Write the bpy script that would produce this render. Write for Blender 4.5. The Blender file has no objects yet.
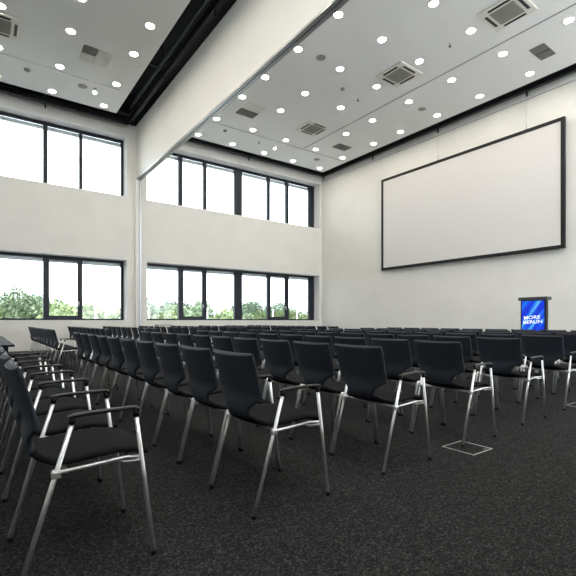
import bpy, bmesh, math, random
from mathutils import Vector, Matrix, noise
random.seed(7)
C = bpy.context.scene.collection
PI = math.pi

# ---------------------------------------------------------------- helpers
def mat(name, col, rough=0.6, metal=0.0, emit=None, estr=0.0, spec=0.5, **k):
    m = bpy.data.materials.new(name); m.use_nodes = True
    b = m.node_tree.nodes['Principled BSDF']
    b.inputs['Base Color'].default_value = (*col, 1)
    b.inputs['Roughness'].default_value = rough
    b.inputs['Metallic'].default_value = metal
    b.inputs['Specular IOR Level'].default_value = spec
    if emit:
        b.inputs['Emission Color'].default_value = (*emit, 1)
        b.inputs['Emission Strength'].default_value = estr
    for kk, v in k.items():
        b.inputs[kk.replace('_', ' ')].default_value = v
    return m

def noisy(name, c1, c2, scale, rough=0.8, bump=0.0, detail=2.0, bscale=None, lo=0.35, hi=0.65, metal=0.0, spec=0.5, **k):
    m = mat(name, c1, rough, metal, spec=spec, **k); nt = m.node_tree; b = nt.nodes['Principled BSDF']
    tc = nt.nodes.new('ShaderNodeTexCoord')
    n = nt.nodes.new('ShaderNodeTexNoise'); n.inputs['Scale'].default_value = scale; n.inputs['Detail'].default_value = detail
    r = nt.nodes.new('ShaderNodeValToRGB')
    r.color_ramp.elements[0].position = lo; r.color_ramp.elements[1].position = hi
    r.color_ramp.elements[0].color = (*c1, 1); r.color_ramp.elements[1].color = (*c2, 1)
    nt.links.new(tc.outputs['Object'], n.inputs['Vector'])
    nt.links.new(n.outputs['Fac'], r.inputs['Fac']); nt.links.new(r.outputs['Color'], b.inputs['Base Color'])
    if bump:
        n2 = nt.nodes.new('ShaderNodeTexNoise'); n2.inputs['Scale'].default_value = bscale or scale
        nt.links.new(tc.outputs['Object'], n2.inputs['Vector'])
        bp = nt.nodes.new('ShaderNodeBump'); bp.inputs['Strength'].default_value = bump; bp.inputs['Distance'].default_value = 0.01
        nt.links.new(n2.outputs['Fac'], bp.inputs['Height']); nt.links.new(bp.outputs['Normal'], b.inputs['Normal'])
    return m

def obj(name, bm, m, parent=None, smooth=False, loc=None):
    me = bpy.data.meshes.new(name); bm.to_mesh(me); bm.free()
    if m is not None: me.materials.append(m)
    if smooth:
        for p in me.polygons: p.use_smooth = True
    o = bpy.data.objects.new(name, me); C.objects.link(o)
    if parent: o.parent = parent
    if loc: o.location = loc
    return o

def thing(name, label, cat, loc=(0, 0, 0), rotz=0, group=None):
    o = bpy.data.objects.new(name, None); C.objects.link(o)
    o.empty_display_size = 0.1
    o.location = loc; o.rotation_euler = (0, 0, rotz); o['label'] = label; o['category'] = cat
    if group: o['group'] = group
    return o

def tag(o, label, cat, group=None, kind=None):
    o['label'] = label; o['category'] = cat
    if group: o['group'] = group
    if kind: o['kind'] = kind
    return o

def struct(name, bm, m, label=None, parent=None):
    o = obj(name, bm, m, parent)
    if parent is None:
        o['kind'] = 'structure'
        if label: o['label'] = label; o['category'] = name.split('_')[0]
    return o

def box(bm, x0, x1, y0, y1, z0, z1, bev=0.0):
    r = bmesh.ops.create_cube(bm, size=1.0)
    vs = r['verts']
    for v in vs:
        v.co = Vector(((x0 + x1) / 2 + v.co.x * (x1 - x0), (y0 + y1) / 2 + v.co.y * (y1 - y0), (z0 + z1) / 2 + v.co.z * (z1 - z0)))
    if bev:
        es = set(e for v in vs for e in v.link_edges)
        bmesh.ops.bevel(bm, geom=list(es), offset=bev, segments=2, affect='EDGES', profile=0.5)
    return bm

def B(*a, **k):
    return box(bmesh.new(), *a, **k)

def tube(bm, pts, r, n=10, flat=None, cap=True):
    """tube along a polyline; flat=(ry scale) squeezes it"""
    pts = [Vector(p) for p in pts]; rings = []
    for i, p in enumerate(pts):
        if i == 0: t = pts[1] - pts[0]
        elif i == len(pts) - 1: t = pts[-1] - pts[-2]
        else: t = (pts[i + 1] - p).normalized() + (p - pts[i - 1]).normalized()
        t.normalize()
        u = Vector((0, 1, 0)) if abs(t.y) < 0.9 else Vector((1, 0, 0))
        a = t.cross(u).normalized(); b = t.cross(a).normalized()
        rr = r[i] if isinstance(r, (list, tuple)) else r
        fa, fb = flat or (1, 1)
        rings.append([bm.verts.new(p + a * math.cos(2 * PI * k / n) * rr * fa + b * math.sin(2 * PI * k / n) * rr * fb) for k in range(n)])
    for i in range(len(rings) - 1):
        for k in range(n):
            bm.faces.new((rings[i][k], rings[i][(k + 1) % n], rings[i + 1][(k + 1) % n], rings[i + 1][k]))
    if cap:
        bm.faces.new(rings[0][::-1]); bm.faces.new(rings[-1])
    bmesh.ops.recalc_face_normals(bm, faces=bm.faces[:])
    return bm

def T(pts, r, **k):
    return tube(bmesh.new(), pts, r, **k)

def lathe(bm, prof, cx=0, cy=0, n=32):
    rings = []
    for (r, z) in prof:
        rings.append([bm.verts.new((cx + r * math.cos(2 * PI * k / n), cy + r * math.sin(2 * PI * k / n), z)) for k in range(n)])
    for i in range(len(rings) - 1):
        for k in range(n):
            bm.faces.new((rings[i][k], rings[i][(k + 1) % n], rings[i + 1][(k + 1) % n], rings[i + 1][k]))
    if prof[0][0] > 1e-5: bm.faces.new(rings[0][::-1])
    if prof[-1][0] > 1e-5: bm.faces.new(rings[-1])
    bmesh.ops.remove_doubles(bm, verts=bm.verts[:], dist=1e-6)
    bmesh.ops.recalc_face_normals(bm, faces=bm.faces[:])
    return bm

ORD = ['first', 'second', 'third', 'fourth', 'fifth', 'sixth', 'seventh', 'eighth', 'ninth', 'tenth', 'eleventh', 'twelfth']

# ---------------------------------------------------------------- materials
M_wall = noisy('wall_paint', (0.74, 0.73, 0.70), (0.77, 0.76, 0.73), 1.2, rough=0.75, bump=0.02, bscale=120)
M_reveal = mat('reveal_paint', (0.80, 0.80, 0.80), 0.6)
M_ceil = noisy('ceiling_paint', (0.83, 0.825, 0.81), (0.85, 0.845, 0.83), 0.8, rough=0.8)
M_part = noisy('partition_panel', (0.82, 0.81, 0.78), (0.84, 0.83, 0.80), 0.9, rough=0.55)
M_alu = mat('brushed_aluminium', (0.42, 0.43, 0.44), 0.38, 0.8)
M_black = mat('black_steel', (0.008, 0.009, 0.011), 0.5, spec=.3)
M_void = mat('black_void', (0.008, 0.009, 0.011), 0.85)
M_pipe = mat('dark_pipe', (0.05, 0.055, 0.065), 0.45)
M_frame = mat('anthracite_window_frame', (0.018, 0.024, 0.034), 0.42, spec=.3)
M_chrome = mat('chrome', (0.78, 0.78, 0.79), 0.29, 0.80)
M_plastic = mat('black_plastic', (0.006, 0.006, 0.0065), 0.4, spec=0.3)
M_white = mat('white_plastic', (0.74, 0.72, 0.66), 0.45)
M_grey = mat('grey_grille', (0.30, 0.29, 0.26), 0.7)
M_dkgrey = mat('dark_grille', (0.10, 0.10, 0.10), 0.7)
M_carpet = noisy('charcoal_carpet', (0.004, 0.0042, 0.0044), (0.140, 0.141, 0.138), 140, rough=1.0, bump=0.0, detail=5, bscale=220, lo=0.42, hi=0.78, spec=0.1)
def carpet_mat():
    m = mat('charcoal_speckled_carpet', (.02, .02, .02), 1.0, spec=.05); nt = m.node_tree; b = nt.nodes['Principled BSDF']
    tc = nt.nodes.new('ShaderNodeTexCoord'); outs = []
    for sc_ in (170.0, 90.0):
        v = nt.nodes.new('ShaderNodeTexVoronoi'); v.inputs['Scale'].default_value = sc_; nt.links.new(tc.outputs['Object'], v.inputs['Vector'])
        sp = nt.nodes.new('ShaderNodeSeparateColor'); nt.links.new(v.outputs['Color'], sp.inputs[0]); outs.append(sp.outputs[0])
    a = nt.nodes.new('ShaderNodeMath'); a.operation = 'MULTIPLY_ADD'; a.inputs[1].default_value = .6
    a2 = nt.nodes.new('ShaderNodeMath'); a2.operation = 'MULTIPLY'; a2.inputs[1].default_value = .4
    nt.links.new(outs[1], a2.inputs[0]); nt.links.new(outs[0], a.inputs[0]); nt.links.new(a2.outputs[0], a.inputs[2])
    r = nt.nodes.new('ShaderNodeValToRGB'); e = r.color_ramp.elements
    e[0].position = .30; e[0].color = (.0125, .0128, .0132, 1); e[1].position = .95; e[1].color = (.075, .076, .074, 1)
    k = e.new(.62); k.color = (.027, .0275, .0275, 1)
    nt.links.new(a.outputs[0], r.inputs[0]); nt.links.new(r.outputs[0], b.inputs['Base Color'])
    return m
M_carpet = carpet_mat()
M_fabric = noisy('black_fabric', (0.0190, 0.0235, 0.0340), (0.0270, 0.0320, 0.0440), 260, rough=0.62, bump=0.12, bscale=700, spec=0.25)
M_seat = noisy('black_seat_fabric', (0.0075, 0.0075, 0.0084), (0.0115, 0.0115, 0.0125), 260, rough=0.9, bump=0.12, bscale=700, spec=0.06)
M_lamp = mat('lamp_glow', (1, 1, 1), 0.5, emit=(1.0, 0.92, 0.78), estr=66.0)
M_lamp2 = mat('spot_glow', (1, 1, 1), 0.5, emit=(1.0, 0.95, 0.86), estr=14.0)
M_canvas = mat('screen_canvas', (0.68, 0.66, 0.655), 0.6)
M_table = mat('black_table_top', (0.012, 0.013, 0.015), 0.7, spec=.15)
M_facade = mat('facade_render', (0.6, 0.6, 0.58), 0.8)

M_slat = mat('pale_blind_slats', (0.8, 0.82, 0.84), 0.5)
def glass_mat():
    m = bpy.data.materials.new('window_glass'); m.use_nodes = True; nt = m.node_tree
    nt.nodes.clear()
    o = nt.nodes.new('ShaderNodeOutputMaterial'); mx = nt.nodes.new('ShaderNodeMixShader')
    t = nt.nodes.new('ShaderNodeBsdfTransparent'); g = nt.nodes.new('ShaderNodeBsdfGlossy'); f = nt.nodes.new('ShaderNodeFresnel')
    t.inputs['Color'].default_value = (0.93, 0.95, 0.95, 1); g.inputs['Roughness'].default_value = 0.0
    f.inputs['IOR'].default_value = 1.45
    nt.links.new(f.outputs[0], mx.inputs[0]); nt.links.new(t.outputs[0], mx.inputs[1]); nt.links.new(g.outputs[0], mx.inputs[2])
    nt.links.new(mx.outputs[0], o.inputs['Surface'])
    return m
M_glass = glass_mat()

# ---------------------------------------------------------------- room shell
XL, XR, Y0, Y1, ZW, ZR = -5.0, 13.74, -1.5, 16.0, 8.25, 9.3
SILL, HEAD, USILL, UHEAD = 1.05, 3.28, 5.58, 7.80
G1 = (-4.1, 4.36)      # left window opening
G2 = (5.07, 13.60)     # right window opening
TH = 0.72

struct('floor', B(XL, XR, Y0, Y1, -0.2, 0.0), M_carpet, 'charcoal speckled carpet covering the whole floor')
bm = bmesh.new()
def wall_grid(bm, ylo, yhi, xs_open, zs_open, x0, x1, z0, z1):
    xs = [x0] + [v for g in xs_open for v in g] + [x1]; zs = [z0] + [v for g in zs_open for v in g] + [z1]
    for i in range(len(xs) - 1):
        for j in range(len(zs) - 1):
            if i % 2 == 1 and j % 2 == 1: continue
            box(bm, xs[i], xs[i + 1], ylo, yhi, zs[j], zs[j + 1])
wall_grid(bm, Y1, Y1 + TH, [G1, G2], [(SILL, HEAD), (USILL, UHEAD)], XL, XR + 0.3, 0, ZW)
bmesh.ops.remove_doubles(bm, verts=bm.verts[:], dist=1e-4)
struct('wall_back', bm, M_wall, 'tall off-white wall holding two tiers of dark framed windows')
struct('wall_right', B(XR, XR + 0.3, Y0, Y1, 0, ZW), M_wall, 'off-white wall behind the projection screen')
struct('wall_left', B(XL - 0.3, XL, Y0, Y1 + TH, 0, ZW), M_wall, 'off-white wall at the far left outside the frame')
bm = bmesh.new()
wall_grid(bm, Y0 - 0.5, Y0, [(6.0, 13.2)], [(SILL, HEAD), (USILL, UHEAD)], 4.77, XR + 0.3, 0, ZW)  # openings here are unseen, added to bring more daylight into the hall
wall_grid(bm, Y0 - 0.5, Y0, [(-4.1, 3.6)], [(USILL, UHEAD)], XL - 0.3, 4.77, 0, ZW)
struct('wall_front', bm, M_wall, 'off-white wall behind the camera with unseen openings added to let daylight in')
# dark attic zone above the wall paint
bm = bmesh.new()
box(bm, XL - 0.3, XR + 0.3, Y1, Y1 + TH, ZW, ZR); box(bm, XR, XR + 0.3, Y0, Y1, ZW, ZR)
box(bm, XL - 0.3, XL, Y0, Y1, ZW, ZR); box(bm, XL - 0.3, XR + 0.3, Y0 - 0.5, Y0, ZW, ZR)
struct('trim_1', bm, M_void, 'black band of wall above the ceiling panels')
struct('ceiling', B(XL - 0.3, XR + 0.3, Y0 - 0.5, Y1 + TH, ZR, ZR + 0.2), M_void, 'black roof soffit above the suspended ceiling panels')
struct('trim_2', B(XL, 3.75, Y0, 15.07, 8.10, 8.18), M_ceil, 'light grey suspended ceiling panel of the left hall bay')
struct('trim_3', B(5.75, 13.19, Y0, 15.30, 8.10, 8.18), M_ceil, 'light grey suspended ceiling panel of the right hall bay')
struct('trim_4', B(XR - 0.012, XR, Y0, Y1, 7.90, 7.925), M_alu, 'thin grey strip high on the screen wall')
struct('baseboard_back', B(XL, XR, Y1 - 0.015, Y1, 0, 0.07), M_dkgrey, 'dark baseboard under the windows')
struct('baseboard_right', B(XR - 0.015, XR, Y0, Y1 - 0.02, 0, 0.07), M_dkgrey, 'dark baseboard below the projection screen')

# windows ------------------------------------------------------------------
def window(idx, x0, x1, z0, z1, mull, wide, sash, label, y=16.50, handles=True, back=False):
    root = thing('window_%d' % idx, label, 'window', (0, 0, 0)); root['kind'] = 'structure'
    d = 0.06; fw = 0.10
    e = 0.0
    bm = bmesh.new()
    box(bm, x0, x1, y - d, y + d, z1 - fw, z1); box(bm, x0, x1, y - d, y + d, z0, z0 + 0.07)
    box(bm, x0, x0 + fw, y - d, y + d, z0 + .07, z1 - fw); box(bm, x1 - wide, x1, y - d, y + d, z0 + .07, z1 - fw)
    for a, b in mull: box(bm, a, b, y - d - 0.01, y + d, z0 + .07, z1 - fw)
    obj('window_frame', bm, M_frame, root)
    edges = [x0 + fw] + [v for ab in mull for v in ab] + [x1 - wide]
    for i in range(0, len(edges), 2):
        a, b = edges[i], edges[i + 1]
        if (i // 2) in sash:
            bm = bmesh.new(); s = 0.05
            box(bm, a, a + s, y - 0.045, y + 0.03, z0 + .07, z1 - fw); box(bm, b - s, b, y - 0.045, y + 0.03, z0 + .07, z1 - fw)
            box(bm, a + s, b - s, y - 0.045, y + 0.03, z0 + .07, z0 + .17); box(bm, a + s, b - s, y - 0.045, y + 0.03, z1 - fw - s, z1 - fw)
            so = obj('sash', bm, M_frame, root)
            if handles:
                hx = a + 0.025 if (i // 2) == sash[0] and idx == 1 else b - 0.02
                bm = bmesh.new(); box(bm, hx - 0.02, hx + 0.02, y - 0.085, y - 0.045, 1.63, 1.72, bev=0.004)
                box(bm, hx - 0.012, hx + 0.012, y - 0.105, y - 0.085, 1.55, 1.70, bev=0.004)
                obj('window_handle', bm, M_alu, so)
        obj('pane', B(a, b, y - 0.008, y + 0.008, z0 + .07, z1 - fw), M_glass, root)
    # raised outside blind: a packet of slats under its box, seen at the window head
    bm = bmesh.new()
    for k in range(8): box(bm, x0 + .05, x1 - .05, y + 0.11, y + 0.18, z1 - 0.10 - 0.016 * k, z1 - 0.086 - 0.016 * k)
    obj('blind', bm, M_slat, root)
    return root
mR = [(6.50, 6.66), (7.59, 7.73), (9.07, 9.44), (10.79, 10.93), (11.86, 12.01)]
mL = [(-2.95, -2.80), (-1.75, -1.6), (0.0, 0.36), (1.73, 1.86), (2.84, 2.94)]
window(1, G1[0], G1[1], SILL, HEAD, mL, 0.10, [1, 4], 'lower dark framed window band left of the partition post')
window(2, G2[0], G2[1], SILL, HEAD, mR, 0.33, [1, 4], 'lower dark framed window band right of the partition post')
window(3, G1[0], G1[1], USILL, UHEAD, mL, 0.10, [], 'upper dark framed window band left of the partition beam', handles=False)
window(4, G2[0], G2[1], USILL, UHEAD, mR, 0.33, [], 'upper dark framed window band right of the partition beam', handles=False)
# white painted linings of the openings
for i, (g, z0, z1) in enumerate([(G1, SILL, HEAD), (G2, SILL, HEAD), (G1, USILL, UHEAD), (G2, USILL, UHEAD)]):
    bm = bmesh.new(); t = 0.012
    box(bm, g[0], g[1], Y1 + .001, 16.44, z1 - t, z1); box(bm, g[0], g[1], Y1 + .001, 16.44, z0 - 0.0, z0 + t)
    box(bm, g[0], g[0] + t, Y1 + .001, 16.44, z0 + t, z1 - t); box(bm, g[1] - t, g[1], Y1 + .001, 16.44, z0 + t, z1 - t)
    struct('trim_%d' % (5 + i), bm, M_reveal, 'white reveal lining of the %s window band on the %s' % (('lower', 'lower', 'upper', 'upper')[i], ('left', 'right')[i % 2]))

# partition beam and its post -----------------------------------------------
r = thing('partition_beam', 'deep white bulkhead beam running overhead between the two ceiling bays', 'beam', (4.77, Y1, 6.27))
def Lb(x0, x1, y0, y1, z0, z1, **k): return B(x0 - 4.77, x1 - 4.77, y0 - Y1, y1 - Y1, z0 - 6.27, z1 - 6.27, **k)
obj('bulkhead_panel', Lb(4.69, 4.86, Y0 + .01, Y1 - .003, 6.31, 8.28), M_part, r)
bm = Lb(4.685, 4.762, Y0 + .01, Y1 - .003, 6.265, 6.31); box(bm, 4.782 - 4.77, 4.865 - 4.77, Y0 + .01 - Y1, -.003, -.005, .04)
o = obj('track', bm, M_alu, r); o['label'] = 'grey metal sliding track under the beam'
obj('track_slot', Lb(4.762, 4.782, Y0 + .01, Y1 - .003, 6.285, 6.31), M_black, r)
r = thing('partition_post', 'slim grey wall channel for the sliding partition between the window bands', 'post', (4.77, Y1, 0))
obj('cover_strip', B(-0.13, -0.02, -0.10, -.003, 0, 6.262), M_part, r)
obj('seal', B(-0.02, 0.0, -0.07, -.003, 0, 6.262), M_plastic, r)
obj('channel', B(0.0, 0.09, -0.10, -.003, 0, 6.262), M_alu, r)

# perimeter truss / beams in the black gap -----------------------------------
def truss(name, label, a, b, posts, side, zc=8.16, bar=None):
    """black box-section beam from a to b (axis aligned); posts: positions of the drop posts; side = unit vector to the panel edge"""
    a = Vector(a); b = Vector(b)
    root = thing(name, label, 'beam', a)
    ax = (b - a).normalized(); L = (b - a).length
    w = 0.05; sx = Vector(side)
    bm = bmesh.new()
    def seg(c0, c1, hw, z0, z1):
        p = [c0, c1]; xs = sorted((p[0].x, p[1].x)); ys = sorted((p[0].y, p[1].y))
        if abs(ax.x) > .5: box(bm, xs[0], xs[1], ys[0] - hw, ys[1] + hw, z0, z1)
        else: box(bm, xs[0] - hw, xs[1] + hw, ys[0], ys[1], z0, z1)
    seg(Vector((0, 0, 0)), ax * L, 0.06, -0.13, -0.10); seg(Vector((0, 0, 0)), ax * L, 0.012, -0.10, 0.04); seg(Vector((0, 0, 0)), ax * L, 0.06, 0.04, 0.07)
    obj('beam_profile', bm, M_black, root)
    obj('pipe', T([sx * 0.13 + Vector((0, 0, .17)), sx * 0.13 + ax * L + Vector((0, 0, .17))], 0.055, n=14), M_pipe, root, True)
    for s in posts:
        p = ax * s
        bm = B(p.x - .022, p.x + .022, p.y - .022, p.y + .022, -0.27, -0.13)
        tube(bm, [(p.x, p.y, -.33), (p.x, p.y, -.27)], 0.009, n=8)
        obj('drop_post', bm, M_black, root)
    for s in posts:
        p = ax * s
        q = p + sx * 0.62
        bm = T([p + Vector((0, 0, .12)), q + Vector((0, 0, .12))], 0.02, n=8)
        tube(bm, [p + Vector((0, 0, .05)), p + Vector((0, 0, 1.05))], 0.022, n=8)
        tube(bm, [p + Vector((0, 0, .2)), p + ax * 0.5 + Vector((0, 0, 1.05))], 0.016, n=8)
        obj('strut', bm, M_pipe, root)
    return root
truss('ceiling_truss', 'black truss beam in the gap beside the white partition beam', (4.40, Y0 + .1, 8.34), (4.40, 15.78, 8.34),
      [15.6 - 3.35 * k - Y0 - .1 for k in range(5)], (-1, 0, 0))
truss('ceiling_truss', 'black truss beam along the window wall above the left windows', (XL + .1, 15.62, 8.18), (4.30, 15.62, 8.18), [1.9, 6.6], (0, -1, 0))
truss('ceiling_truss', 'black truss beam along the window wall above the right windows', (5.05, 15.62, 8.18), (13.36, 15.62, 8.18), [4.25], (0, -1, 0))
truss('ceiling_truss', 'black truss beam along the wall above the projection screen', (13.46, Y0 + .1, 8.16), (13.46, 15.70, 8.16),
      [Yp - Y0 - .1 for Yp in (15.55, 12.37, 9.22, 6.13, 3.0)], (-1, 0, 0))

# ---------------------------------------------------------------- ceiling equipment
ZC = 8.10
dl_trim = None
def downlight(x, y, label):
    global dl_trim
    if dl_trim is None:
        r = thing('downlight', label, 'ceiling light', (x, y, ZC), group='recessed downlights')
        a = obj('trim_ring', lathe(bmesh.new(), [(.094, -.001), (.128, -.001), (.128, -.008), (.112, -.012), (.094, -.006), (.094, -.001)]), M_white, r, True)
        b = obj('diffuser', lathe(bmesh.new(), [(0, -.002), (.094, -.002), (.094, -.004), (0, -.008)]), M_lamp, r, True)
        dl_trim = (r, a, b); return
    r = dl_trim[0].copy(); C.objects.link(r); r.location = (x, y, ZC); r['label'] = label
    for c in dl_trim[1:]:
        n = c.copy(); C.objects.link(n); n.parent = r
LX = [0.37, 1.79, 3.29]; LY = [14.78, 13.22, 11.45, 10.13, 8.6, 7.1, 5.6, 4.1, 2.6, 1.1, -.4]
lname = ['at the left edge', 'in the middle line', 'in the line nearest the beam']
for i, x in enumerate(LX):
    for j, y in enumerate(LY):
        downlight(x, y, 'round glowing downlight in left ceiling %s, %s from windows' % (lname[i], ORD[j]))
RX = [6.68, 8.16, 9.66, 11.18, 12.70]; RY = [14.97, 13.42, 11.63, 10.30, 8.73, 7.20, 5.70, 4.15, 2.6, 1.1, -.4]
for i, x in enumerate(RX):
    for j, y in enumerate(RY):
        downlight(x, y, 'round glowing downlight in right ceiling, %s line from the beam, %s from windows' % (ORD[i], ORD[j]))

def cassette(x, y, label):
    r = thing('ceiling_air_conditioner', label, 'air conditioner', (x, y, ZC), group='ceiling cassette air conditioners')
    h = .47
    obj('panel', B(-h, h, -h, h, -.035, -.002, bev=.012), M_white, r)
    bm = B(-.27, .27, -.27, .27, -.042, -.036)
    for k in range(11): box(bm, -.26, .26, -.262 + k * .05, -.245 + k * .05, -.050, -.042)
    for k in range(6): box(bm, -.262 + k * .1, -.25 + k * .1, -.26, .26, -.054, -.050)
    obj('intake_grille', bm, M_grey, r)
    for k in range(4):
        bm = B(-.25, .25, .335, .40, -.037, -.034)
        f = obj('air_slot', bm, M_dkgrey, r); f.rotation_euler.z = k * PI / 2
        bm = B(-.245, .245, .347, .353, -.05, -.037); box(bm, -.245, .245, .368, .374, -.05, -.037)
        g = obj('louvre', bm, M_plastic, f)
cassette(0.33, 12.15, 'square white cassette air conditioner in the left ceiling at photo edge')
cassette(9.87, 12.0, 'square white cassette air conditioner, nearest windows in right ceiling')
cassette(9.70, 7.93, 'square white cassette air conditioner, middle of three in right ceiling')
cassette(9.72, 4.86, 'square white cassette air conditioner cut by the top of the photo')

def vent(x, y, tiles, label):
    r = thing('ceiling_vent', label, 'air vent', (x, y, ZC), group='ceiling vents')
    for (tx, ty, w, h, dark) in tiles:
        g = bmesh.new(); f = bmesh.new(); b = .012
        box(f, tx, tx + w, ty, ty + b, -.012, -.001); box(f, tx, tx + w, ty + h - b, ty + h, -.012, -.001)
        box(f, tx, tx + b, ty + b, ty + h - b, -.012, -.001); box(f, tx + w - b, tx + w, ty + b, ty + h - b, -.012, -.001)
        fo = obj('vent_frame', f, M_dkgrey if dark else M_white, r)
        box(g, tx + b, tx + w - b, ty + b, ty + h - b, -.004, -.001)
        gm = obj('grille', g, M_dkgrey if dark else M_ceil, r)
        s = bmesh.new(); n = 8; sm = M_grey if dark else M_white
        for k in range(n):
            y0 = ty + b + (h - 2 * b) * (k + .3) / n
            box(s, tx + b, tx + w - b, y0, y0 + .012, -.011, -.004)
        obj('slat', s, sm, gm)
vent(2.15, 11.80, [(0, 0, .34, .34, 1), (.36, 0, .34, .34, 0), (0, .36, .34, .34, 0), (.36, .36, .34, .34, 0)], 'four tile vent with one dark quarter in the left ceiling')
vent(7.0, 12.25, [(0, 0, .33, .4, 1), (.35, 0, .33, .4, 1), (0, -.45, .68, .4, 0)], 'dark and pale vent group in right ceiling near the beam')
vent(11.56, 12.40, [(0, 0, .33, .43, 1), (.35, 0, .33, .43, 1)], 'pair of dark vents in right ceiling near the windowed corner')
vent(11.58, 4.86, [(0, 0, .34, .36, 1), (.36, 0, .34, .36, 1)], 'pair of dark vents at the right edge of the photo')

def track(x0, x1, y0, y1, label):
    bm = B(x0, x1, y0, y1, ZC - .006, ZC - .001)
    if x1 - x0 > y1 - y0: box(bm, x0, x1, (y0 + y1) / 2 - .006, (y0 + y1) / 2 + .006, ZC - .012, ZC - .006)
    else: box(bm, (x0 + x1) / 2 - .006, (x0 + x1) / 2 + .006, y0, y1, ZC - .012, ZC - .006)
    tag(obj('ceiling_track', bm, M_alu), label, 'ceiling track')
track(-3.5, 3.45, 13.46, 13.51, 'grey slot track across the left ceiling')
track(6.3, 12.85, 13.68, 13.73, 'grey slot track across right ceiling parallel to the windows')
track(10.69, 10.74, 0.5, 13.6, 'grey slot track along right ceiling parallel to the screen wall')

def disc(name, x, y, rr, h, m, label, cat, grp):
    tag(obj(name, lathe(bmesh.new(), [(0, -h), (rr * .7, -h), (rr, -h * .5), (rr, -.001), (0, -.001)], n=24), m, None, True, (x, y, ZC)), label, cat, grp)
G = 'ceiling detectors'
disc('smoke_detector', 1.07, 13.92, .08, .05, M_grey, 'small grey detector in left ceiling under the air conditioner', 'detector', G)
disc('ceiling_speaker', 2.50, 13.92, .13, .012, M_grey, 'flat grey round speaker in left ceiling beside the little spotlight', 'speaker', G)
disc('ceiling_speaker', 7.39, 8.65, .13, .012, M_grey, 'flat grey round speaker in right ceiling close to the beam', 'speaker', G)
disc('ceiling_speaker', 11.91, 8.77, .13, .012, M_grey, 'flat grey round speaker in right ceiling near the screen wall', 'speaker', G)
disc('ceiling_speaker', 11.93, 14.23, .13, .012, M_grey, 'flat grey round speaker in right ceiling near the windowed corner', 'speaker', G)
disc('smoke_detector', 8.92, 9.41, .07, .05, M_grey, 'small grey detector in the middle of the right ceiling', 'detector', G)
disc('smoke_detector', 7.35, 14.06, .07, .05, M_grey, 'small grey detector in right ceiling near the upper windows', 'detector', G)
for x, y, l in ((9.67, 6.28, 'between the two nearest air conditioners'), (9.70, 9.55, 'between the two far air conditioners'), (8.88, 14.14, 'beside the upper windows')):
    r = thing('sprinkler', 'tiny pendent sprinkler head in right ceiling ' + l, 'sprinkler', (x, y, ZC), group='sprinklers')
    obj('stem', T([(0, 0, -.07), (0, 0, .001)], .014, n=8), M_dkgrey, r)
    obj('deflector', lathe(bmesh.new(), [(0, -.085), (.035, -.085), (.035, -.07), (0, -.07)], n=12), M_dkgrey, r)
for x, y, l in ((2.83, 13.84, 'in the left ceiling beside the track'), (9.58, 14.08, 'in the right ceiling beside the track')):
    r = thing('spotlight', 'small white surface spotlight ' + l, 'spotlight', (x, y, ZC), group='surface spotlights')
    obj('mount', lathe(bmesh.new(), [(0, -.03), (.05, -.03), (.05, -.001), (0, -.001)], n=16), M_white, r)
    obj('spot_head', T([(0, 0, -.03), (-.02, -.05, -.15)], [.045, .062], n=16), M_white, r, True)
    obj('bulb', T([(-.021, -.052, -.150), (-.0225, -.056, -.158)], .055, n=16), M_lamp2, r)

# ---------------------------------------------------------------- projection screen
r = thing('projection_screen', 'large white projection screen in a slim black frame on the wall', 'projection screen', (13.62, 8.6, 3.14))
ya, yb, za, zb = 5.15 - 8.6, 12.02 - 8.6, 0.0, 3.79; fw = .10
bm = B(-.04, .05, ya, yb, za, za + fw); box(bm, -.04, .05, ya, yb, zb - fw, zb); box(bm, -.04, .05, ya, ya + fw, za + fw, zb - fw); box(bm, -.04, .05, yb - fw, yb, za + fw, zb - fw)
obj('screen_frame', bm, M_black, r)
obj('canvas', B(-.02, 0.0, ya + fw, yb - fw, za + fw, zb - fw), M_canvas, r)
for yy in (9.33, 6.22):
    bm = T([(0, yy - 8.6, zb), (0, yy - 8.6, zb + .16)], .014, n=8); box(bm, -.03, .03, yy - 8.6 - .035, yy - 8.6 + .035, zb, zb + .03)
    obj('hook', bm, M_alu, r)
    obj('wire', T([(0, yy - 8.6, zb + .16), (0, yy - 8.6, 7.83 - 3.14)], .004, n=6), M_alu, r)
for yy in (11.2, 7.6, 5.8):
    obj('wall_bracket', B(.05, .12, yy - 8.6 - .04, yy - 8.6 + .04, 1.0, 1.08), M_black, r)

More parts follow.
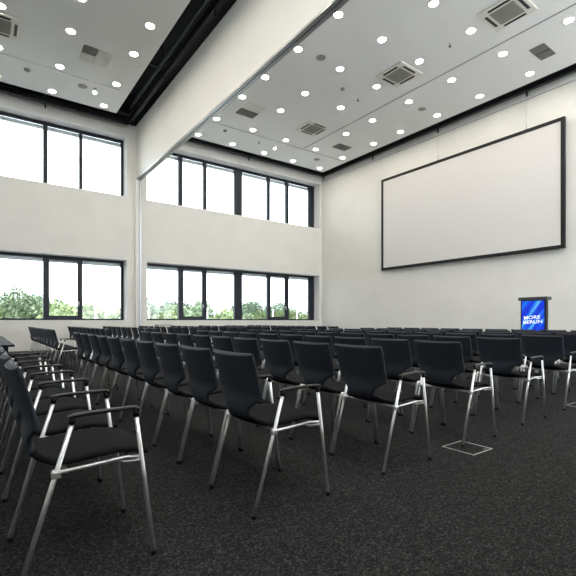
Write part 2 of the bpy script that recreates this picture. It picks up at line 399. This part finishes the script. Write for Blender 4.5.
# ---------------------------------------------------------------- lectern with a display front
def display_mat():
    m = bpy.data.materials.new('display_image'); m.use_nodes = True; nt = m.node_tree; b = nt.nodes['Principled BSDF']
    tc = nt.nodes.new('ShaderNodeTexCoord'); mp = nt.nodes.new('ShaderNodeMapping'); mp.inputs['Scale'].default_value = (1, 1, .10); m0 = nt.nodes.new('ShaderNodeMapping'); m0.inputs['Rotation'].default_value = (math.radians(-34), 0, 0)
    n = nt.nodes.new('ShaderNodeTexNoise'); n.inputs['Scale'].default_value = 9; n.inputs['Detail'].default_value = 3
    r = nt.nodes.new('ShaderNodeValToRGB'); el = r.color_ramp.elements
    el[0].position = .40; el[0].color = (.0, .03, .75, 1); el[1].position = .72; el[1].color = (.35, .75, 1, 1)
    e = el.new(.52); e.color = (.0, .10, .95, 1); e = el.new(.60); e.color = (.02, .32, .95, 1)
    nt.links.new(tc.outputs['Object'], m0.inputs['Vector']); nt.links.new(m0.outputs[0], mp.inputs['Vector']); nt.links.new(mp.outputs[0], n.inputs['Vector']); nt.links.new(n.outputs['Fac'], r.inputs['Fac'])
    nt.links.new(r.outputs['Color'], b.inputs['Emission Color']); b.inputs['Emission Strength'].default_value = .5
    b.inputs['Base Color'].default_value = (.01, .01, .02, 1); b.inputs['Roughness'].default_value = .3
    return m
r = thing('lectern', 'black lectern with a glowing blue display on its front', 'lectern', (10.0, 4.425, 0))
bm = B(0, .12, -.265, -.25, .03, 1.50); box(bm, 0, .12, .25, .265, .03, 1.50); box(bm, .0, .02, -.25, .25, .03, .62); box(bm, .10, .12, -.25, .25, .03, 1.50)
box(bm, .02, .10, -.25, .25, .60, .62)
obj('body', bm, M_plastic, r)
obj('base_plate', B(-.12, .26, -.30, .30, 0, .03, bev=.006), M_black, r)
bm = B(-.04, .20, -.305, .305, 1.50, 1.575, bev=.008)
o = obj('reading_top', bm, mat('charcoal_top', (.05, .052, .05), .6), r)
d = obj('display', B(.0, .03, -.24, .24, .64, 1.49), display_mat(), r)
obj('display_bezel', box(box(B(-.006, .012, -.25, -.24, .63, 1.499), -.006, .012, .24, .25, .63, 1.499), -.006, .012, -.24, .24, .625, .64), M_black, r)
def text(s, y, z, size, parent):
    cu = bpy.data.curves.new('lettering', 'FONT'); cu.body = s; cu.size = size; cu.extrude = .0015; cu.align_x = 'CENTER'; cu.offset = 0.0012
    o = bpy.data.objects.new('tmp', cu); C.objects.link(o); bpy.context.view_layer.update()
    me = bpy.data.meshes.new_from_object(o.evaluated_get(bpy.context.evaluated_depsgraph_get()))
    bpy.data.objects.remove(o)
    me.materials.clear(); me.materials.append(mat('white_lettering', (1, 1, 1), .5, emit=(.8, .9, 1), estr=.32))
    t = bpy.data.objects.new('lettering', me); C.objects.link(t); t.parent = parent
    t.rotation_euler = (PI / 2, math.radians(-4), -PI / 2); t.location = (-.004, y, z); t.scale = (1.25, 1, 1)
text('MORE', .02, 1.085, .105, r); text('BERLIN', .0, .985, .105, r)

# ---------------------------------------------------------------- chairs
def catmull(P, n):
    out = []
    for i in range(len(P) - 1):
        p0 = P[max(i - 1, 0)]; p1 = P[i]; p2 = P[i + 1]; p3 = P[min(i + 2, len(P) - 1)]
        for k in range(n):
            t = k / n
            out.append(tuple(.5 * (2 * b + (-a + c) * t + (2 * a - 5 * b + 4 * c - d) * t * t + (-a + 3 * b - 3 * c + d) * t ** 3) for a, b, c, d in zip(p0, p1, p2, p3)))
    out.append(tuple(P[-1])); return out
# (x, z, half width, forward curl of the edge)
BACK = [(-.022, .862, .226, .022), (-.018, .852, .235, .024), (.004, .78, .233, .026), (.026, .70, .229, .026), (.041, .645, .231, .024),
        (.045, .612, .222, .018), (.045, .588, .180, .008), (.044, .56, .142, .003), (.047, .53, .128, .002), (.058, .50, .130, .002)]
SEAT = [(.058, .50, .130, .002), (.074, .482, .156, .002), (.102, .470, .192, .002), (.135, .463, .216, .0), (.18, .462, .228, .0), (.26, .468, .233, .0),
        (.36, .474, .233, .0), (.43, .471, .228, .0), (.478, .460, .217, .0), (.502, .446, .200, .0), (.510, .432, .185, .0)]
def sheet(P, n, thick, kind):
    prof = catmull(P, n); cols = 13
    bm = bmesh.new(); top = []; bot = []
    for i, (x, z, w, cu) in enumerate(prof):
        a = prof[max(i - 1, 0)]; b = prof[min(i + 1, len(prof) - 1)]
        t = Vector((b[0] - a[0], 0, b[1] - a[1])).normalized(); nrm = Vector((-t.z, 0, t.x))     # towards the sitter
        edge_end = min(1, .35 + .65 * math.sqrt(min(i if kind == 'b' else 99, (len(prof) - 1 - i) if kind == 's' else 99) / 6))
        rt = []; rb = []
        for j in range(cols):
            u = -1 + 2 * j / (cols - 1); y = math.sin(u * PI / 2 * .96) / math.sin(PI / 2 * .96) * w
            f = (1 - abs(y / w) ** 8) ** .5 if abs(u) < 1 else 0.0
            hh = thick / 2 * (0.35 + .65 * f) * (edge_end if 0 < i < len(prof) - 1 else (.12 if (i == 0) == (kind == 'b') else edge_end))
            c = Vector((x + cu * (y / w) ** 2, y, z + (0.008 * (abs(y) / w) ** 4 if kind == 'b' and i < n * 2 else 0)))
            if kind == 's': c.z += .010 * (y / w) ** 2 * (1 if x < .4 else .5)
            puff = .006 * (1 - (y / w) ** 2) * edge_end * (0 if (i == 0 and kind == 'b') else 1)
            rt.append(bm.verts.new(c + nrm * (hh + puff))); rb.append(bm.verts.new(c - nrm * hh))
        top.append(rt); bot.append(rb)
    for i in range(len(prof) - 1):
        for j in range(cols - 1):
            bm.faces.new((top[i][j], top[i][j + 1], top[i + 1][j + 1], top[i + 1][j]))
            bm.faces.new((bot[i][j + 1], bot[i][j], bot[i + 1][j], bot[i + 1][j + 1]))
        bm.faces.new((top[i][0], top[i + 1][0], bot[i + 1][0], bot[i][0]))
        bm.faces.new((top[i + 1][-1], top[i][-1], bot[i][-1], bot[i + 1][-1]))
    for j in range(cols - 1):
        bm.faces.new((top[0][j + 1], top[0][j], bot[0][j], bot[0][j + 1]))
        bm.faces.new((top[-1][j], top[-1][j + 1], bot[-1][j + 1], bot[-1][j]))
    bmesh.ops.recalc_face_normals(bm, faces=bm.faces[:])
    return bm
HW = .256
def leg_bm(kind, s, arm):
    y = s * HW
    bm = bmesh.new()
    if kind == 'rear':
        if arm: tube(bm, [(0, y, .012), (.192, y, .652)], .0098, n=12)
        else:
            tube(bm, [(0, y, .012), (.112, y, .440), (.118, y, .458), (.130, y, .468), (.146, y, .466), (.155, y, .452)], .0098, n=12)
    else:
        if arm: tube(bm, [(.52, y, .012), (.438, y, .652)], .0098, n=12)
        else: tube(bm, [(.52, y, .012), (.476, y, .42), (.470, y, .438), (.455, y, .447)], .0098, n=12)
    return bm
def make_chair(arms, detail=True):
    r = thing('conference_chair', '', 'chair', (0, 0, 0))
    obj('backrest', sheet(BACK, 5, .026, 'b'), M_fabric, r, True)
    obj('seat', sheet(SEAT, 5, .030, 's'), M_seat, r, True)
    for s in (-1, 1):
        arm = s in arms
        for k in ('rear', 'front'):
            l = obj('leg', leg_bm(k, s, arm), M_chrome, r, True)
            if detail:
                x = 0 if k == 'rear' else .52
                obj('glide', lathe(bmesh.new(), [(0, 0), (.0135, 0), (.0145, .014), (.0125, .022), (0, .022)], x, s * HW, 12), M_plastic, l, True)
        y = s * HW
        # side rail under the seat edge, with a curled front loop
        bm = T([(.116, y, .452), (.16, s * .235, .440), (.26, s * .225, .441), (.40, s * .225, .449), (.462, s * .245, .447), (.464, y, .447)], .009, n=8)
        tube(bm, [(.36, s * .215, .445), (.40, s * .222, .430), (.44, s * .235, .430), (.466, y, .437)], .006, n=8)
        obj('side_rail', bm, M_chrome, r, True)
        bm = B(.112, .146, y - .013, y + .013, .425, .452, bev=.004)
        tube(bm, [(.128, y - .0135, .438), (.128, y + .0135, .438)], .009, n=10)
        b = obj('link_bracket', bm, M_chrome, r); 
        if arm:
            P = [(.174, y, .656), (.186, y, .662), (.22, y, .666), (.30, y, .669), (.39, y, .670), (.430, y, .669), (.446, y, .664), (.452, y, .654)]
            bm = tube(bmesh.new(), catmull(P, 3), .0110, n=12, flat=(.80, 1.5))
            tube(bm, [(.184, y, .630), (.191, y, .660)], .0132, n=10); tube(bm, [(.441, y, .630), (.4375, y, .662)], .0132, n=10)
            obj('armrest', bm, M_plastic, r, True)
    bm = T([(.17, -.235, .437), (.17, .235, .437)], .009, n=8); tube(bm, [(.42, -.225, .446), (.42, .225, .446)], .009, n=8)
    obj('cross_rail', bm, M_chrome, r, True)
    return r
def dup(root, loc, rotz, label, group):
    r = root.copy(); C.objects.link(r); r.location = loc; r.rotation_euler = (0, 0, rotz); r['label'] = label; r['group'] = group
    for ch in kids[root.name]:
        c = ch.copy(); C.objects.link(c); c.parent = r
        for g in kids.get(ch.name, []):
            d = g.copy(); C.objects.link(d); d.parent = c
    return r
protos = {}; kids = {}; used = set()
for key, arms, det in (('right', (-1,), True), ('both', (-1, 1), True), ('none', (), True), ('bothfar', (-1, 1), False), ('nonefar', (), False)):
    p = make_chair(arms, det); protos[key] = p
    if key.endswith('far'):
        src = protos[key[:-3]]
        for a, b in zip([c for c in p.children], [c for c in src.children]):
            if a.name.split('.')[0] == b.name.split('.')[0]:
                old = a.data; a.data = b.data; bpy.data.meshes.remove(old)
    kids[p.name] = list(p.children)
    for c in p.children: kids[c.name] = list(c.children)
def place(key, x, y, rz, label, group):
    if key not in used:
        used.add(key); p = protos[key]; p.location = (x, y, 0); p.rotation_euler = (0, 0, rz); p['label'] = label; p['group'] = group
    else: dup(protos[key], (x, y, 0), rz, label, group)
rng = random.Random(3)
ROWX = [.115, 1.175, 2.217, 3.245, 4.395, 5.53, 6.62, 7.70, 8.75]
ROWY = [1.88, 1.90, 1.93, 1.97, 2.03, 2.08, 2.11, 2.14, 2.17]
rowname = ['row of armchairs at left', 'second row', 'third row', 'fourth row', 'fifth row', 'sixth row', 'seventh row', 'eighth row', 'ninth, last row']
P = .540
for k, (x, y0) in enumerate(zip(ROWX, ROWY)):
    n = 8 if k == 0 else 10
    for i in range(n):
        key = 'right' if k == 0 else ('both' if i in (0, n - 1) else 'none')
        jx = rng.uniform(-.006, .006) if k else 0
        if k == 0: lab = 'black chair with chrome legs and armrest, %s from the camera in the left armchair row' % ORD[i]
        elif i == 0: lab = 'black armchair with chrome legs at the camera end of the near block, %s' % rowname[k]
        elif i == n - 1: lab = 'black armchair at the aisle far end of the near block, %s' % rowname[k]
        else: lab = 'black armless chair, %s from the camera end, near block, %s' % (ORD[i], rowname[k])
        place(key, x + jx, y0 + .016 + HW + P * i, rng.uniform(-.006, .006), lab,
              'armchairs in the left row' if k == 0 else 'chairs in the near block')
    if k == 0: continue
    for i in range(10):
        end = i in (0, 9)
        if i == 0: lab = 'black armchair beside the cross aisle, near end of far block, %s' % rowname[k]
        elif i == 9: lab = 'black armchair closest to the window wall, far block, %s' % rowname[k]
        else: lab = 'black armless chair, %s from the cross aisle, far block, %s' % (ORD[i], rowname[k])
        place('bothfar' if end else 'nonefar', x + rng.uniform(-.006, .006), 9.42 + HW + P * i, rng.uniform(-.006, .006), lab, 'chairs in the far block')

# ---------------------------------------------------------------- tables beyond the armchair row
for i, (y, l) in enumerate(((6.42, 'black table standing behind the last armchair of the left row'), (8.24, 'farther black table in line behind the left armchair row'))):
    r = thing('table', l, 'table', (0.0, y, 0), group='black tables')
    obj('table_top', B(-.38, .36, 0, 1.80, .715, .74, bev=.004), M_table, r)
    obj('modesty_panel', B(.28, .295, .10, 1.70, .38, .715), M_table, r)
    for sy in (.12, 1.68):
        for sx in (-.30, .25):
            obj('leg', B(sx - .018, sx + .018, sy - .018, sy + .018, 0, .715), M_black, r)

# ---------------------------------------------------------------- cabinet under the window, floor boxes
r = thing('low_cabinet', 'low pale grey box with a dark lid beneath the right lower window', 'cabinet', (5.62, 15.75, 0))
obj('body', B(-.24, .24, -.2, .2, .02, .86, bev=.005), M_white, r)
obj('lid', B(-.25, .25, -.21, .21, .86, .89, bev=.005), M_grey, r)
obj('plinth', B(-.22, .22, -.18, .18, 0, .02), M_black, r)
M_rim = mat('floor_box_rim', (.55, .55, .53), .45, .3)
def floorbox(x, y, label):
    r = thing('floor_outlet_box', label, 'floor outlet', (x, y, 0), group='floor outlet boxes')
    h = .14; b = .007
    bm = B(-h, h, -h, -h + b, 0.0005, .005); box(bm, -h, h, h - b, h, 0.0005, .005); box(bm, -h, -h + b, -h + b, h - b, 0.0005, .005); box(bm, h - b, h, -h + b, h - b, 0.0005, .005)
    obj('rim', bm, M_rim, r)
    obj('lid', B(-h + b + .002, h - b - .002, -h + b + .002, h - b - .002, .0005, .003), M_carpet, r)
    obj('cable_flap', B(.05, .11, -.125, -.10, .003, .005), M_dkgrey, r)
floorbox(3.245, 1.95, 'square metal rimmed floor outlet beneath the end chair, fourth row')
floorbox(5.99, 2.07, 'square metal rimmed floor outlet at the right photo edge')

# ---------------------------------------------------------------- outdoors
GZ = -4.0
struct('trim_9', B(-60, 180, Y1 + 1.2, 260, GZ - .3, GZ), noisy('meadow', (.06, .11, .02), (.10, .16, .035), .4, rough=.95), 'green meadow outside the windows')
struct('trim_10', B(-60, 120, Y1 + 1.2, 46, GZ, GZ + .03), noisy('bounce_slab', (.50, .49, .46), (.58, .57, .54), 1.0, rough=.9), 'pale unseen slab added outside the windows to bounce daylight inside')  # hidden below the sills; added to bounce daylight up to the ceiling
M_leaf = [noisy('leaf_%d' % i, a, b, 3.0, rough=.7) for i, (a, b) in enumerate([((.09, .14, .09), (.18, .235, .15)), ((.12, .175, .095), (.20, .255, .14)), ((.155, .205, .09), (.24, .295, .13))])]  # outdoor haze is put into these paled, desaturated leaf colours
M_bark = noisy('bark', (.06, .045, .03), (.12, .09, .07), 6, rough=.9)
def crown_bm(w, h, z0, n, seed, leaf=.40):
    rg = random.Random(seed); bm = bmesh.new()
    blobs = [(Vector((rg.uniform(-.5, .5) * w * .55, rg.uniform(-.5, .5) * w * .5, z0 + h * rg.uniform(.25, .80))), rg.uniform(.20, .34) * min(w, h)) for _ in range(9)]
    blobs.append((Vector((0, 0, z0 + h * .5)), .36 * min(w, h)))
    for _ in range(int(n * 1.9)):
        c, rr = rg.choice(blobs)
        d = Vector((rg.gauss(0, 1), rg.gauss(0, 1), rg.gauss(0, 1))).normalized()
        p = c + d * rr * (rg.uniform(.55, 1.08))
        a = Vector((rg.gauss(0, 1), rg.gauss(0, 1), rg.gauss(0, 1))).normalized(); b = a.orthogonal().normalized()
        s = leaf * rg.uniform(.6, 1.2)
        q = [p + a * s * .5, p + b * s * .3, p - a * s * .5, p - b * s * .3]
        bm.faces.new([bm.verts.new(v) for v in q])
    return bm, blobs
protot = []
for i, (w, h, z0, n) in enumerate(((6.5, 6.6, 1.8, 3600), (8.0, 5.8, 1.6, 4000), (5.0, 7.4, 1.8, 3200), (5.0, 3.9, .2, 2600))):
    bm, bl = crown_bm(w, h, z0, n, 11 + i)
    me = bpy.data.meshes.new('crown'); bm.to_mesh(me); bm.free()
    tb = bmesh.new(); top = z0 + h * .6
    tube(tb, [(0, 0, 0), (.05, 0, top * .4), (-.05, .05, top)], [.22, .16, .06], n=8)
    for c, rr in bl[:6]: tube(tb, [(0, 0, top * .45), tuple(c)], [.08, .03], n=6)
    mt = bpy.data.meshes.new('trunk'); tb.to_mesh(mt); tb.free(); mt.materials.append(M_bark)
    protot.append((me, mt))
meshes = {}
rt = random.Random(21)
spots = []
xx = -8.0
while xx < 74:
    spots.append((xx, 66 + rt.uniform(-5, 7), rt.choice([0, 1, 2]), rt.uniform(.90, 1.10), rt.choice([0, 0, 1]))); xx += rt.uniform(3.4, 4.8)
nb = len(spots); xx = -6.0
while xx < 64:
    spots.append((xx, 52 + rt.uniform(-3, 3), 3, rt.uniform(1.45, 1.70), rt.choice([1, 2, 2]))); xx += rt.uniform(3.6, 5.2)
vis = 0
for i, (x, y, kt, s, mi) in enumerate(spots):
    kind = 'tree' if i < nb else 'bush'
    me, mt = protot[kt]
    if (kt, mi) not in meshes:
        m2 = me.copy(); m2.name = 'crown'; m2.materials.clear(); m2.materials.append(M_leaf[mi]); meshes[(kt, mi)] = m2
    j = i if i < nb else i - nb
    tone = ['dark green', 'mid green', 'yellow green'][mi]
    r = thing(kind, '%s %s outside, %s from the left in its belt beyond the windows' % (tone, 'tree' if kind == 'tree' else 'bushy shrub', 
              (ORD[j] if j < 12 else ['thirteenth', 'fourteenth', 'fifteenth', 'sixteenth', 'seventeenth', 'eighteenth', 'nineteenth', 'twentieth', 'twenty-first', 'twenty-second', 'twenty-third'][j - 12])),
              kind, (x, y, GZ), rt.uniform(0, 6.28), 'trees beyond the windows' if kind == 'tree' else 'shrubs beyond the windows')
    r.scale = (s, s, s)
    for nm, dd in (('crown', meshes[(kt, mi)]), ('trunk', mt)):
        o = bpy.data.objects.new(nm, dd); C.objects.link(o); o.parent = r
M_post = mat('white_post_paint', (.8, .8, .8), .5)
def pdir(x):
    A = math.radians(36.06); t = (x - 288) / 423
    return (math.sin(A) + math.cos(A) * t) / (math.cos(A) - math.sin(A) * t)
for i, (x, h) in enumerate(((0.9, 5.9), (4.0, 6.4), (7.4, 6.2), (11.6, 6.2), (17.0, 6.1), (24.3, 6.1), (27.4, 6.7), (31.2, 6.0))):
    r = thing('lamp_post', 'white lamp post outside, %s from the left in front of the trees' % ORD[i], 'lamp post', (x, 36, GZ), group='white posts outside')
    obj('pole', T([(0, 0, 0), (0, 0, h)], [.07, .05], n=8), M_post, r)
    obj('lamp_head', B(-.09, .09, -.09, .09, h, h + .10, bev=.02), M_post, r)
bpy.data.meshes.remove(protot[0][0]) if protot[0][0].users == 0 else None

# ---------------------------------------------------------------- light
w = bpy.data.worlds.new('World'); bpy.context.scene.world = w; w.use_nodes = True
nt = w.node_tree; bg = nt.nodes['Background']
tc = nt.nodes.new('ShaderNodeTexCoord'); n = nt.nodes.new('ShaderNodeTexNoise'); n.inputs['Scale'].default_value = 2.2; n.inputs['Detail'].default_value = 5
rp = nt.nodes.new('ShaderNodeValToRGB'); rp.color_ramp.elements[0].position = .35; rp.color_ramp.elements[1].position = .7
rp.color_ramp.elements[0].color = (.82, .92, 1.0, 1); rp.color_ramp.elements[1].color = (.96, .98, 1, 1)
nt.links.new(tc.outputs['Generated'], n.inputs['Vector']); nt.links.new(n.outputs['Fac'], rp.inputs['Fac']); nt.links.new(rp.outputs['Color'], bg.inputs['Color'])
bg.inputs['Strength'].default_value = 3.6

# ---------------------------------------------------------------- camera
cam = bpy.data.cameras.new('Camera'); co = bpy.data.objects.new('Camera', cam); C.objects.link(co)
cam.sensor_width = 36; cam.sensor_fit = 'HORIZONTAL'; cam.lens = 36 * 423 / 576
cam.shift_y = (320.5 - 288) / 576; cam.clip_start = .05; cam.clip_end = 500
co.location = (0, 0, 1.05); co.rotation_euler = (PI / 2, 0, -math.radians(36.06))
sc = bpy.context.scene; sc.camera = co
sc.view_settings.view_transform = 'Standard'; sc.view_settings.look = 'None'; sc.view_settings.gamma = 1; sc.view_settings.use_curve_mapping = False
sc.view_settings.exposure = 0.9
